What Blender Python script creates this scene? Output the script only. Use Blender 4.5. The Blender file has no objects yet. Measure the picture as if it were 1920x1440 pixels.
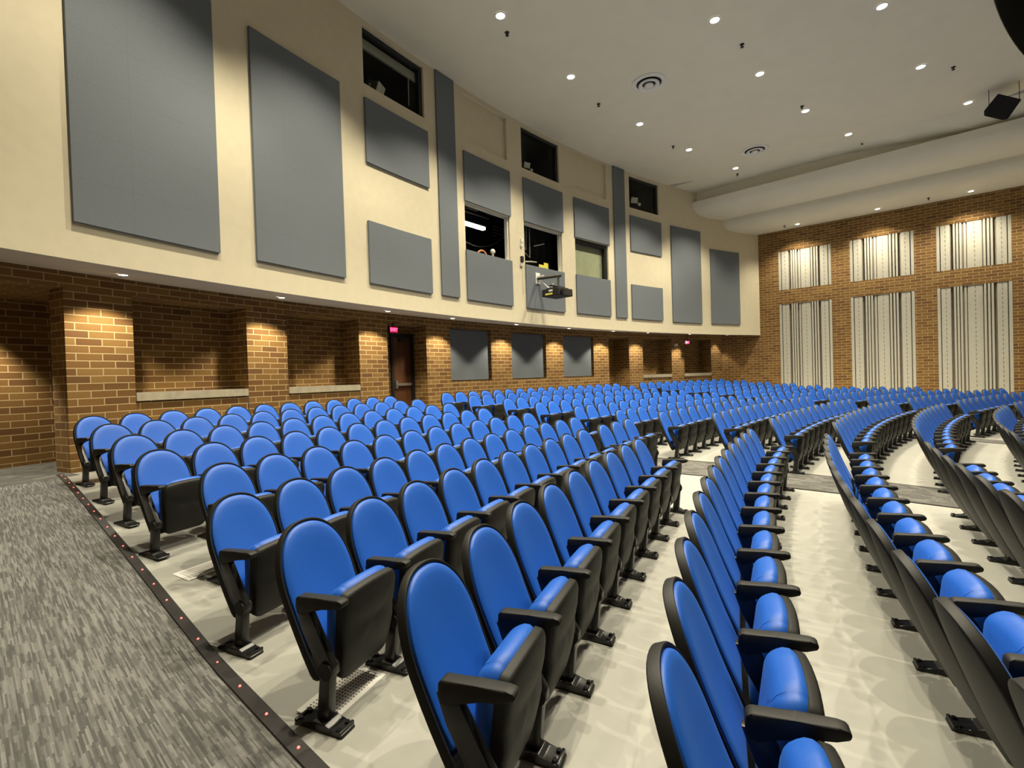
import bpy, bmesh, math, random
from mathutils import Vector, Matrix, Euler
random.seed(7)
scene = bpy.context.scene
COL = scene.collection
PI = math.pi
# ------------------------------------------------------------------ geometry of the hall
CX, CY = 25.4748, -8.6404          # centre of all the arcs
H = 1.675                          # eye height above the floor under the ninth row
RF, RP, RB, RC = 34.0, 35.5, 36.1, 37.25
ROWR = [34.75, 33.73, 32.706, 31.687, 30.767, 29.878, 28.929, 27.949, 26.99, 26.08, 25.13, 24.15, 23.2]
ROWF = [0.455, 0.387, 0.309, 0.229, 0.144, 0.066, 0.054, 0.050, -0.008, -0.03, -0.065, -0.1, -0.13]
PITCH = .508
def fz(r):
    r = r+.34
    if r >= 35.4: return ROWF[0] + .036
    if r >= ROWR[0]: return ROWF[0] + .036*(r-ROWR[0])/(35.4-ROWR[0])
    for i in range(len(ROWR)-1):
        if r >= ROWR[i+1]:
            t = (r-ROWR[i+1])/(ROWR[i]-ROWR[i+1])
            return ROWF[i+1]*(1-t)+ROWF[i]*t
    return ROWF[-1] - .03*(ROWR[-1]-r)
def pol(r, th, z=0.):
    a = math.radians(th)
    return Vector((CX+r*math.cos(a), CY+r*math.sin(a), z))
# side wall on the far right: point, direction along it, inward normal
W0 = Vector((11.476, 22.344, 0)); WD = Vector((.7896, -.6136, 0)); WN = Vector((-.6136, -.7896, 0))
def wal(a, dist, z): return W0 + WD*a + WN*dist + Vector((0, 0, z))
AX = math.radians(135.65)
def mirror(p):                     # mirror in the axis of the hall
    q = p - Vector((CX, CY, p.z)); ux, uy = math.cos(AX), math.sin(AX)
    d = q.x*ux+q.y*uy
    return Vector((CX+2*d*ux-q.x, CY+2*d*uy-q.y, p.z))

# ------------------------------------------------------------------ helpers
def link(o, parent=None):
    COL.objects.link(o)
    if parent is not None: o.parent = parent
    return o
def tag(o, label=None, cat=None, group=None, kind=None):
    if label: o['label'] = label
    if cat: o['category'] = cat
    if group: o['group'] = group
    if kind: o['kind'] = kind
    return o
def mesh_from(bm, name, mats, smooth=False, angle=None):
    me = bpy.data.meshes.new(name)
    bmesh.ops.recalc_face_normals(bm, faces=bm.faces[:]) if angle != 'keep' else None
    bm.to_mesh(me); bm.free()
    for m in (mats if isinstance(mats, (list, tuple)) else [mats]): me.materials.append(m)
    if smooth:
        for p in me.polygons: p.use_smooth = True
        if smooth == 'auto':
            me.set_sharp_from_angle(angle=math.radians(38))
    return me
def obj(name, bm, mats, parent=None, smooth=False, keep=False):
    me = mesh_from(bm, name, mats, smooth, 'keep' if keep else None)
    return link(bpy.data.objects.new(name, me), parent)
def empty(name, loc=(0, 0, 0), rotz=0.):
    o = bpy.data.objects.new(name, None); o.empty_display_size = .1
    o.location = loc; o.rotation_euler = (0, 0, rotz)
    return link(o)
def box(bm, c, s, rot=None, mi=0, bev=0.):
    r = bmesh.ops.create_cube(bm, size=1.)
    vs = r['verts']
    M = Matrix.Translation(c) @ (rot.to_4x4() if rot is not None else Matrix.Identity(4)) @ Matrix.Diagonal((s[0], s[1], s[2], 1))
    bmesh.ops.transform(bm, matrix=M, verts=vs)
    fs = {f for v in vs for f in v.link_faces}
    for f in fs: f.material_index = mi
    if bev > 0:
        es = list({e for v in vs for e in v.link_edges})
        rr = bmesh.ops.bevel(bm, geom=es, offset=bev, segments=2, affect='EDGES', profile=.5)
        for f in rr['faces']: f.material_index = mi
def cyl(bm, c, r, h, axis='Z', n=20, mi=0, r2=None):
    rot = {'Z': Matrix.Identity(4), 'X': Matrix.Rotation(PI/2, 4, 'Y'), 'Y': Matrix.Rotation(PI/2, 4, 'X')}[axis]
    rr = bmesh.ops.create_cone(bm, cap_ends=True, segments=n, radius1=r, radius2=r if r2 is None else r2, depth=h)
    bmesh.ops.transform(bm, matrix=Matrix.Translation(c) @ rot, verts=rr['verts'])
    for f in {f for v in rr['verts'] for f in v.link_faces}: f.material_index = mi
def tube(bm, pts, r, n=8, mi=0):
    pts = [Vector(p) for p in pts]; prev = None
    rings = []
    for i, p in enumerate(pts):
        d = (pts[min(i+1, len(pts)-1)]-pts[max(i-1, 0)]).normalized()
        up = Vector((0, 0, 1)) if abs(d.z) < .95 else Vector((1, 0, 0))
        x = d.cross(up).normalized(); y = x.cross(d)
        rings.append([bm.verts.new(p+(x*math.cos(2*PI*k/n)+y*math.sin(2*PI*k/n))*r) for k in range(n)])
    for a, b in zip(rings, rings[1:]):
        for k in range(n): bm.faces.new((a[k], a[(k+1) % n], b[(k+1) % n], b[k])).material_index = mi
    bm.faces.new(rings[0][::-1]).material_index = mi; bm.faces.new(rings[-1]).material_index = mi
def lathe(bm, prof, n=32, mi=0, M=None):
    rings = []
    for r, z in prof:
        rings.append([bm.verts.new((M or Matrix()) @ Vector((r*math.cos(2*PI*k/n), r*math.sin(2*PI*k/n), z))) for k in range(n)])
    for a, b in zip(rings, rings[1:]):
        for k in range(n): bm.faces.new((a[k], a[(k+1) % n], b[(k+1) % n], b[k])).material_index = mi
    return rings
def uvq(bm, vs, uvs, mi=0):
    f = bm.faces.new([bm.verts.new(v) for v in vs]); f.material_index = mi
    L = bm.loops.layers.uv.verify()
    for l, u in zip(f.loops, uvs): l[L].uv = u
    return f
def pol_face(bm, r, t0, t1, z0, z1, step=.7, mi=0):       # piece of a cylinder, normal to the centre
    n = max(1, int(math.ceil(abs(t1-t0)/step)))
    for k in range(n):
        a, b = t0+(t1-t0)*k/n, t0+(t1-t0)*(k+1)/n
        ua, ub = math.radians(-a)*RP, math.radians(-b)*RP
        uvq(bm, [pol(r, a, z0), pol(r, b, z0), pol(r, b, z1), pol(r, a, z1)], [(ua, z0), (ub, z0), (ub, z1), (ua, z1)], mi)
def rad_face(bm, th, r0, r1, z0, z1, mi=0):
    uvq(bm, [pol(r0, th, z0), pol(r1, th, z0), pol(r1, th, z1), pol(r0, th, z1)], [(r0, z0), (r1, z0), (r1, z1), (r0, z1)], mi)
def flat_face(bm, r0, r1, t0, t1, za, zb=None, step=.7, mi=0):
    zb = za if zb is None else zb
    n = max(1, int(math.ceil(abs(t1-t0)/step)))
    for k in range(n):
        a, b = t0+(t1-t0)*k/n, t0+(t1-t0)*(k+1)/n
        ua, ub = math.radians(-a)*RP, math.radians(-b)*RP
        uvq(bm, [pol(r0, a, za), pol(r0, b, za), pol(r1, b, zb), pol(r1, a, zb)], [(ua, r0), (ub, r0), (ub, r1), (ua, r1)], mi)
def pol_box(bm, r0, r1, t0, t1, z0, z1, mi=0, step=.7):
    pol_face(bm, r0, t0, t1, z0, z1, step, mi); pol_face(bm, r1, t0, t1, z0, z1, step, mi)
    rad_face(bm, t0, r0, r1, z0, z1, mi); rad_face(bm, t1, r0, r1, z0, z1, mi)
    flat_face(bm, r0, r1, t0, t1, z0, None, step, mi); flat_face(bm, r0, r1, t0, t1, z1, None, step, mi)
def weld(bm, d=1e-4): bmesh.ops.remove_doubles(bm, verts=bm.verts[:], dist=d)
ORD = ['zeroth', 'first', 'second', 'third', 'fourth', 'fifth', 'sixth', 'seventh', 'eighth', 'ninth', 'tenth', 'eleventh', 'twelfth',
       'thirteenth', 'fourteenth', 'fifteenth', 'sixteenth', 'seventeenth', 'eighteenth']

# ------------------------------------------------------------------ materials
class NT:
    def __init__(s, name):
        s.m = bpy.data.materials.new(name); s.m.use_nodes = True
        s.t = s.m.node_tree; s.b = s.t.nodes['Principled BSDF']
    def n(s, typ, **kw):
        nd = s.t.nodes.new(typ)
        for k, v in kw.items():
            if k.startswith('i_'):
                key = k[2:]; nd.inputs[int(key) if key.isdigit() else key].default_value = v
            else: setattr(nd, k, v)
        return nd
    def l(s, a, b): s.t.links.new(a, b)
    def math(s, op, a, b=None, c=None):
        nd = s.n('ShaderNodeMath', operation=op)
        for i, v in enumerate((a, b, c)):
            if v is None: continue
            if isinstance(v, (int, float)): nd.inputs[i].default_value = v
            else: s.l(v, nd.inputs[i])
        return nd.outputs[0]
    def mix(s, fac, a, b, mode='MIX'):
        nd = s.n('ShaderNodeMix', data_type='RGBA', blend_type=mode)
        for sock, v in ((nd.inputs[0], fac), (nd.inputs[6], a), (nd.inputs[7], b)):
            if isinstance(v, (int, float)): sock.default_value = v
            elif isinstance(v, tuple): sock.default_value = v
            else: s.l(v, sock)
        return nd.outputs[2]
    def ramp(s, fac, stops):
        nd = s.n('ShaderNodeValToRGB'); e = nd.color_ramp.elements
        e[0].position, e[0].color = stops[0]; e[1].position, e[1].color = stops[-1]
        for p, c in stops[1:-1]:
            x = e.new(p); x.color = c
        s.l(fac, nd.inputs[0]); return nd.outputs[0]
def C4(r, g, b): return (r, g, b, 1.)
def simple(name, col, rough=.5, metal=0., noise=.0, scale=20., bump=0., spec=.5, coat=0.):
    m = NT(name); m.b.inputs['Roughness'].default_value = rough; m.b.inputs['Metallic'].default_value = metal
    m.b.inputs['Specular IOR Level'].default_value = spec
    if coat: m.b.inputs['Coat Weight'].default_value = coat; m.b.inputs['Coat Roughness'].default_value = .12
    tc = m.n('ShaderNodeTexCoord'); nz = m.n('ShaderNodeTexNoise', i_Scale=scale, i_Detail=5.)
    m.l(tc.outputs['Object'], nz.inputs['Vector'])
    if noise > 0:
        lo = tuple(max(0, c*(1-noise)) for c in col)+(1.,); hi = tuple(min(1, c*(1+noise)) for c in col)+(1.,)
        m.l(m.ramp(nz.outputs['Fac'], [(.3, lo), (.7, hi)]), m.b.inputs['Base Color'])
    else: m.b.inputs['Base Color'].default_value = tuple(col)+(1.,)
    if bump > 0:
        bp = m.n('ShaderNodeBump', i_Strength=bump, i_Distance=.01); m.l(nz.outputs['Fac'], bp.inputs['Height']); m.l(bp.outputs[0], m.b.inputs['Normal'])
    return m.m
def emis(name, col, strength, base=(.8, .8, .8)):
    m = NT(name); m.b.inputs['Base Color'].default_value = tuple(base)+(1.,)
    m.b.inputs['Emission Color'].default_value = tuple(col)+(1.,); m.b.inputs['Emission Strength'].default_value = strength
    return m.m
def brick_mat(name, dark=1.):
    m = NT(name); uv = m.n('ShaderNodeUVMap')
    bk = m.n('ShaderNodeTexBrick', offset=.5, i_Scale=1., **{'i_Mortar Size': .0075, 'i_Mortar Smooth': .15, 'i_Bias': 0., 'i_Brick Width': .325, 'i_Row Height': .1115})
    m.l(uv.outputs[0], bk.inputs['Vector'])
    bk.inputs['Color1'].default_value = C4(0, 0, 0); bk.inputs['Color2'].default_value = C4(1, 1, 1); bk.inputs['Mortar'].default_value = C4(.5, .5, .5)
    nz = m.n('ShaderNodeTexNoise', i_Scale=1.1, i_Detail=2.); m.l(uv.outputs[0], nz.inputs['Vector'])
    fine = m.n('ShaderNodeTexNoise', i_Scale=38., i_Detail=6.); m.l(uv.outputs[0], fine.inputs['Vector'])
    var = m.ramp(bk.outputs['Color'], [(0., C4(.155*dark, .066*dark, .013*dark)), (.35, C4(.215*dark, .102*dark, .019*dark)), (.65, C4(.25*dark, .124*dark, .024*dark)), (1., C4(.30*dark, .168*dark, .039*dark))])
    var2 = m.mix(m.math('MULTIPLY', fine.outputs['Fac'], .5), var, C4(.12*dark, .065*dark, .028*dark))
    colr = m.mix(bk.outputs['Fac'], var2, C4(.50, .365, .18))
    m.l(colr, m.b.inputs['Base Color']); m.b.inputs['Roughness'].default_value = .85
    bp = m.n('ShaderNodeBump', i_Strength=.55, i_Distance=.008, invert=True)
    hsum = m.math('ADD', bk.outputs['Fac'], m.math('MULTIPLY', fine.outputs['Fac'], .15)); m.l(hsum, bp.inputs['Height']); m.l(bp.outputs[0], m.b.inputs['Normal'])
    return m.m
def carpet_mat(name, a, b, sw=.0075, sl=.15):
    m = NT(name); uv = m.n('ShaderNodeUVMap'); sp = m.n('ShaderNodeSeparateXYZ'); m.l(uv.outputs[0], sp.inputs[0])
    s, w = sp.outputs[0], sp.outputs[1]
    col = m.math('FLOOR', m.math('DIVIDE', w, sw))
    w1 = m.n('ShaderNodeTexWhiteNoise', noise_dimensions='1D'); m.l(col, w1.inputs['W'])
    row = m.math('FLOOR', m.math('ADD', m.math('DIVIDE', s, sl), m.math('MULTIPLY', w1.outputs['Value'], 7.)))
    cb = m.n('ShaderNodeCombineXYZ'); m.l(col, cb.inputs[0]); m.l(row, cb.inputs[1])
    w2 = m.n('ShaderNodeTexWhiteNoise', noise_dimensions='2D'); m.l(cb.outputs[0], w2.inputs['Vector'])
    # groups of columns share a tone
    cg = m.math('FLOOR', m.math('DIVIDE', w, sw*2.)); w3 = m.n('ShaderNodeTexWhiteNoise', noise_dimensions='1D'); m.l(cg, w3.inputs['W'])
    rg = m.math('FLOOR', m.math('ADD', m.math('DIVIDE', s, sl*.8), m.math('MULTIPLY', w3.outputs['Value'], 5.)))
    cb2 = m.n('ShaderNodeCombineXYZ'); m.l(cg, cb2.inputs[0]); m.l(rg, cb2.inputs[1]); w4 = m.n('ShaderNodeTexWhiteNoise', noise_dimensions='2D'); m.l(cb2.outputs[0], w4.inputs['Vector'])
    # tiles
    tx, ty = m.math('FLOOR', m.math('DIVIDE', s, .61)), m.math('FLOOR', m.math('DIVIDE', w, .61)); cb3 = m.n('ShaderNodeCombineXYZ'); m.l(tx, cb3.inputs[0]); m.l(ty, cb3.inputs[1])
    w5 = m.n('ShaderNodeTexWhiteNoise', noise_dimensions='2D'); m.l(cb3.outputs[0], w5.inputs['Vector'])
    fine = m.n('ShaderNodeTexNoise', i_Scale=260., i_Detail=3.); m.l(uv.outputs[0], fine.inputs['Vector'])
    v = m.math('ADD', m.math('MULTIPLY', w2.outputs['Value'], .58), m.math('MULTIPLY', w4.outputs['Value'], .34))
    v = m.math('ADD', v, m.math('MULTIPLY', m.math('SUBTRACT', w5.outputs['Value'], .5), .16))
    v = m.math('ADD', v, m.math('MULTIPLY', m.math('SUBTRACT', fine.outputs['Fac'], .5), .5))
    c = m.ramp(v, [(.22, a), (.48, tuple(x*.6+y*.4 for x, y in zip(a, b))), (.78, b)])
    m.l(c, m.b.inputs['Base Color']); m.b.inputs['Roughness'].default_value = .95; m.b.inputs['Specular IOR Level'].default_value = .1
    bp = m.n('ShaderNodeBump', i_Strength=.35, i_Distance=.006); m.l(fine.outputs['Fac'], bp.inputs['Height']); m.l(bp.outputs[0], m.b.inputs['Normal'])
    return m.m
def floor_mat():
    m = NT('sealed_pale_concrete'); tc = m.n('ShaderNodeTexCoord')
    n1 = m.n('ShaderNodeTexNoise', i_Scale=.9, i_Detail=6., i_Roughness=.6); m.l(tc.outputs['Object'], n1.inputs['Vector'])
    n2 = m.n('ShaderNodeTexNoise', i_Scale=14., i_Detail=4.); m.l(tc.outputs['Object'], n2.inputs['Vector'])
    f = m.math('ADD', m.math('MULTIPLY', n1.outputs['Fac'], .7), m.math('MULTIPLY', n2.outputs['Fac'], .3))
    m.l(m.ramp(f, [(.3, C4(.345, .342, .305)), (.7, C4(.395, .392, .355))]), m.b.inputs['Base Color'])
    m.l(m.math('ADD', .34, m.math('MULTIPLY', n2.outputs['Fac'], .12)), m.b.inputs['Roughness'])
    m.b.inputs['Specular IOR Level'].default_value = .45
    return m.m
def wood_mat():
    m = NT('dark_walnut_veneer'); uv = m.n('ShaderNodeUVMap'); mp = m.n('ShaderNodeMapping'); mp.inputs['Scale'].default_value = (9., .7, 1.)
    m.l(uv.outputs[0], mp.inputs[0]); nz = m.n('ShaderNodeTexNoise', i_Scale=2.2, i_Detail=7., i_Distortion=.8); m.l(mp.outputs[0], nz.inputs['Vector'])
    m.l(m.ramp(nz.outputs['Fac'], [(.3, C4(.05, .018, .007)), (.7, C4(.13, .05, .018))]), m.b.inputs['Base Color']); m.b.inputs['Roughness'].default_value = .4
    return m.m
def panel_mat(name, col):                                     # fabric wrapped panel with faint board joints
    m = NT(name); uv = m.n('ShaderNodeUVMap')
    bk = m.n('ShaderNodeTexBrick', offset=0., i_Scale=1., **{'i_Mortar Size': .003, 'i_Mortar Smooth': .3, 'i_Brick Width': 1.22, 'i_Row Height': .61})
    m.l(uv.outputs[0], bk.inputs['Vector'])
    nz = m.n('ShaderNodeTexNoise', i_Scale=60., i_Detail=5.); m.l(uv.outputs[0], nz.inputs['Vector'])
    base = m.ramp(nz.outputs['Fac'], [(.3, tuple(c*.9 for c in col)+(1.,)), (.7, tuple(c*1.08 for c in col)+(1.,))])
    m.l(m.mix(m.math('MULTIPLY', bk.outputs['Fac'], .22), base, C4(.05, .05, .055)), m.b.inputs['Base Color'])
    m.b.inputs['Roughness'].default_value = .9; m.b.inputs['Specular IOR Level'].default_value = .2
    bp = m.n('ShaderNodeBump', i_Strength=.2, i_Distance=.004); m.l(nz.outputs['Fac'], bp.inputs['Height']); m.l(bp.outputs[0], m.b.inputs['Normal'])
    return m.m
M = dict(
    brick=brick_mat('golden_brick'), floor=floor_mat(), wood=wood_mat(),
    cream=simple('cream_paint', (.68, .61, .445), .8, noise=.025, scale=6., bump=.06, spec=.25),
    ceil=simple('ceiling_paint', (.78, .74, .605), .9, noise=.02, scale=2., spec=.2),
    soffit=simple('soffit_paint', (.62, .57, .46), .9, noise=.02, scale=2., spec=.2),
    panel=panel_mat('grey_acoustic_fabric', (.168, .188, .208)),
    carpet=carpet_mat('striped_grey_carpet', C4(.082, .081, .078), C4(.205, .202, .190)),
    carpet2=carpet_mat('checked_grey_carpet', C4(.085, .083, .077), C4(.155, .150, .138), .06, .14),
    plastic=simple('black_plastic', (.0125, .0124, .0110), .54, noise=.06, scale=40., bump=.03, spec=.26),
    metal=simple('black_enamel', (.012, .012, .012), .28, noise=.05, scale=30., spec=.5),
    vinyl=simple('blue_vinyl', (.009, .094, .47), .47, noise=.03, scale=60., bump=.03, spec=.36),
    stone=simple('pale_limestone', (.42, .37, .27), .8, noise=.12, scale=9., bump=.1),
    rubber=simple('black_rubber_nosing', (.012, .010, .009), .55, noise=.1, scale=30.),
    led=emis('red_light', (1., .10, .08), 5., (.5, .05, .03)),
    black=simple('matt_black', (.008, .008, .008), .8, noise=.1),
    dark=simple('dark_frame', (.010, .010, .010), .45, noise=.1),
    booth=simple('booth_black_paint', (.014, .015, .015), .8, noise=.3, scale=3.),
    boothgrey=simple('booth_grey_paint', (.085, .085, .07), .9, noise=.15, scale=3.),
    steel=simple('brushed_steel', (.55, .53, .48), .35, metal=.9, noise=.1, scale=50.),
    white=simple('white_enamel', (.78, .77, .72), .5, noise=.03),
    offwhite=simple('pale_diffuser', (.53, .508, .425), .8, noise=.04, scale=8., bump=.05, spec=.2),
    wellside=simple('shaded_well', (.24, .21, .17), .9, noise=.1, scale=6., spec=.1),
    yellow=simple('yellow_paper', (.75, .68, .10), .7, noise=.05), orange=simple('orange_plastic', (.55, .22, .10), .6, noise=.1),
    skin=simple('beige_plastic', (.62, .50, .36), .5, noise=.05),
    blind=simple('roller_blind', (.40, .40, .28), .85, noise=.08, scale=5., bump=.05),
    blindwhite=simple('raised_blind', (.45, .44, .38), .7, noise=.08),
    lamp=emis('lamp_lens', (1., .93, .78), 14.), tubelight=emis('fluorescent_tube', (.95, 1., .88), 9.),
    exit=emis('exit_sign_red', (1., .02, .12), .35, (.25, .01, .04)), exitletters=emis('exit_letters', (1., .07, .2), 3., (.9, .2, .3)),
)
vb = M['vinyl'].node_tree.nodes['Principled BSDF']; vb.inputs['Sheen Weight'].default_value = .10; vb.inputs['Sheen Roughness'].default_value = .45; vb.inputs['Sheen Tint'].default_value = C4(.25, .5, 1.)
gl = NT('window_glass'); tr = gl.n('ShaderNodeBsdfTransparent'); gs = gl.n('ShaderNodeBsdfGlossy', i_Roughness=.03); fr_ = gl.n('ShaderNodeFresnel', i_IOR=1.12); mx = gl.n('ShaderNodeMixShader')
tr.inputs[0].default_value = C4(.86, .89, .85); gl.l(fr_.outputs[0], mx.inputs[0]); gl.l(tr.outputs[0], mx.inputs[1]); gl.l(gs.outputs[0], mx.inputs[2]); gl.l(mx.outputs[0], gl.t.nodes['Material Output'].inputs[0]); M['glass'] = gl.m

# ------------------------------------------------------------------ floor and carpets
bm = bmesh.new(); L = bm.loops.layers.uv.verify()
rs = sorted(set([18., 20., 22.] + [r-.34 for r in ROWR] + [35.06, 36.0, 37.3]))
ths = [98+1.*k for k in range(0, 84)]
grid = [[bm.verts.new(pol(r, th, fz(r))) for th in ths] for r in rs]
for i in range(len(rs)-1):
    for k in range(len(ths)-1):
        bm.faces.new((grid[i][k], grid[i+1][k], grid[i+1][k+1], grid[i][k+1]))
fl = obj('floor', bm, M['floor'], smooth=True); tag(fl, kind='structure')
# line of the lit strip beside the left aisle
LP, LD = Vector((-.845, 2.043, 0)), Vector((.7546, -.6562, 0)); LN = Vector((-.6562, -.7546, 0))   # LN points to the carpet
def onfloor(p, dz):
    r = math.hypot(p.x-CX, p.y-CY); return Vector((p.x, p.y, fz(r)+dz))
bm = bmesh.new()
S0, S1, NS, NW = -8.6, 6.5, 60, 24
for i in range(NS):
    for j in range(NW):
        a, b = S0+(S1-S0)*i/NS, S0+(S1-S0)*(i+1)/NS; c, d = .04+6.2*j/NW, .04+6.2*(j+1)/NW
        P = [onfloor(LP+LD*x+LN*y, .005) for x, y in ((a, c), (b, c), (b, d), (a, d))]
        uvq(bm, P, [(a, c), (b, c), (b, d), (a, d)])
weld(bm)
tag(obj('aisle_carpet_left', bm, M['carpet'], smooth=True), kind='structure')
bm = bmesh.new()                                                        # carpet of the lobby recess behind the first pillar
flat_face(bm, 35.2, 37.24, 157.2, 153.9, fz(36)+.006, step=.5); flat_face(bm, 35.95, 37.24, 153.9, 152.62, fz(36)+.006, step=.5); weld(bm)
tag(obj('recess_carpet', bm, M['carpet2']), kind='structure')
def aisle(name, t0, t1, r0, r1):
    bm = bmesh.new(); n = 40; m = 4
    for i in range(n):
        for j in range(m):
            a, b = r0+(r1-r0)*i/n, r0+(r1-r0)*(i+1)/n; c, d = t0+(t1-t0)*j/m, t0+(t1-t0)*(j+1)/m
            U = lambda r, t: (r, math.radians(t-t0)*28.)
            uvq(bm, [pol(a, c, fz(a)+.005), pol(a, d, fz(a)+.005), pol(b, d, fz(b)+.005), pol(b, c, fz(b)+.005)], [U(a, c), U(a, d), U(b, d), U(b, c)])
    weld(bm); tag(obj(name, bm, M['carpet2'], smooth=True), kind='structure')
    for t in (t0, t1):                                                    # thin dark edging
        bm = bmesh.new(); w = .035/28*180/PI
        for i in range(n):
            a, b = r0+(r1-r0)*i/n, r0+(r1-r0)*(i+1)/n
            P = [pol(a, t-w/2, fz(a)+.009), pol(a, t+w/2, fz(a)+.009), pol(b, t+w/2, fz(b)+.009), pol(b, t-w/2, fz(b)+.009)]
            bm.faces.new([bm.verts.new(p) for p in P])
        weld(bm); tag(obj('trim_aisle_edge', bm, M['rubber']), kind='structure')
aisle('aisle_carpet_middle', 141.85, 144.35, 21., 35.3)
aisle('aisle_carpet_far', 126.75, 128.1, 21., 35.3)

# lit nosing strip
strip = empty('aisle_light_strip', onfloor(LP, 0)); tag(strip, 'black nosing strip with red lights along the striped carpet edge', 'floor light')
bm = bmesh.new(); n = 70
for i in range(n):
    a, b = S0+1.2+(S1-S0-1.2)*i/n, S0+1.2+(S1-S0-1.2)*(i+1)/n
    prof = [(.072, .004), (.068, .014), (.004, .018), (-.006, .002)]
    for (w0, h0), (w1, h1) in zip(prof, prof[1:]):
        P = [onfloor(LP+LD*a+LN*w0, h0), onfloor(LP+LD*b+LN*w0, h0), onfloor(LP+LD*b+LN*w1, h1), onfloor(LP+LD*a+LN*w1, h1)]
        bm.faces.new([bm.verts.new(p-strip.location) for p in P])
weld(bm); obj('nosing', bm, M['rubber'], strip)
bm = bmesh.new(); lathe(bm, [(.0001, .007), (.004, .006), (.006, .003), (.007, 0)], 10); led_me = mesh_from(bm, 'light_dot', M['led'], True)
s = -7.2
while s < 2.0:
    o = bpy.data.objects.new('light_dot', led_me); o.location = onfloor(LP+LD*s+LN*.035, .016)-strip.location; link(o, strip); s += .335

# ------------------------------------------------------------------ rear brick wall
bm = bmesh.new()
zL, zT, zS = 1.5+H, 1.80+H, -.19+H
pillars = [(153.88, 152.49), (149.45, 148.08), (145.10, 143.71), (141.56, 140.10), (137.33, 135.80), (133.04, 131.55), (128.80, 127.35), (125.36, 123.98), (121.0, 119.67), (116.78, 115.40)]
zf0 = .3
for a, b in pillars: pol_face(bm, RP, a, b, zf0, zT)
bays = [(157.9, 153.88, RC, 0), (152.49, 149.45, RB, 1), (148.08, 145.10, RB, 1), (143.71, 141.56, RB, 0), (140.10, 137.33, 0, 2), (135.80, 133.04, 0, 2), (131.55, 128.80, 0, 2), (127.35, 125.36, RB+.3, 0), (123.98, 121.0, RB, 1), (119.67, 116.78, RB, 1), (115.40, 111.5, RC, 0)]
nt = 0
for a, b, rb, kind in bays:
    pol_face(bm, RP, a, b, zL, zT)                                        # lintel
    if kind == 2:
        rb = RP+.14; pol_face(bm, RP, a, b, zf0, -.06+H); flat_face(bm, RP, rb, a, b, -.06+H)
    z0 = -.06+H if kind == 2 else zf0
    if kind == 1:
        pol_face(bm, RP+.03, a, b, zf0, zS); z0 = zS
    if not (a > 143 and a < 144): pol_face(bm, rb, a, b, z0, zL)
    else:                                                                 # door bay: brick beside and above the door
        pol_face(bm, rb, a, 142.80, z0, zL); pol_face(bm, rb, 141.60, b, z0, zL); pol_face(bm, rb, 142.80, 141.60, 1.30+H, zL)
    rad_face(bm, a, RP, rb, z0, zL)
    if a > 157:                                                           # the lobby opens sideways behind the first pillar
        rad_face(bm, b, RP, RP+.42, z0, zL); pol_face(bm, RP+.42, b, b-1.2, z0, zL); pol_face(bm, rb, b, 151.5, z0, zL); flat_face(bm, RP+.42, rb, b, 152.62, zL)
    else: rad_face(bm, b, RP, rb, z0, zL)
    flat_face(bm, RP, rb, a, b, zL)
tag(obj('wall_rear', bm, M['brick']), kind='structure')
for k, (a, b, rb, kind) in enumerate([x for x in bays if x[3] == 1]):
    bm = bmesh.new(); pol_box(bm, RP-.012, RB, a-.02, b+.02, zS, -.055+H); weld(bm)
    tag(obj('trim_%d' % (k+1), bm, M['stone']), kind='structure')
for (a, b, rb, kind), nm in zip([x for x in bays if x[3] == 2], ('nearest the exit door', 'in the middle of the three', 'farthest from the exit door')):
    bm = bmesh.new(); pol_box(bm, RP+.09, RP+.135, a-.06, b+.06, -.03+H, zL-.02); weld(bm)
    tag(obj('acoustic_wall_panel', bm, M['panel']), 'grey panel recessed in the brick wall, ' + nm, 'wall panel', 'grey panels recessed in the brick wall')
# door in the door bay
dr = empty('door_1', pol(RB, 142.2, fz(36))); tag(dr, 'dark walnut exit door with a push bar under the red sign', 'door', kind='structure')
inv = dr.location
def rel(bm): bmesh.ops.translate(bm, verts=bm.verts[:], vec=-inv)
bm = bmesh.new(); pol_box(bm, RB-.02, RB+.03, 142.72, 141.72, fz(36), 1.20+H, step=2.); rel(bm); obj('door_leaf', bm, M['wood'], dr)
bm = bmesh.new()
pol_box(bm, RB-.07, RB+.05, 142.82, 142.70, fz(36), 1.30+H, step=2.); pol_box(bm, RB-.07, RB+.05, 141.72, 141.56, fz(36), 1.30+H, step=2.); pol_box(bm, RB-.07, RB+.05, 142.70, 141.72, 1.20+H, 1.30+H, step=2.)
rel(bm); obj('door_frame', bm, M['dark'], dr)
bm = bmesh.new(); pol_box(bm, RB-.11, RB-.06, 142.60, 141.80, -.13+H, -.06+H, step=2.); rel(bm); bar = obj('push_bar', bm, M['steel'], dr)
bm = bmesh.new(); pol_box(bm, RB-.10, RB-.02, 142.64, 142.55, -.20+H, .02+H, step=2.); rel(bm); obj('latch_case', bm, M['steel'], dr)
bm = bmesh.new(); pol_box(bm, RB-.10, RB-.02, 142.35, 142.0, 1.10+H, 1.17+H, step=2.); rel(bm); obj('door_closer', bm, M['dark'], dr)
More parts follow.
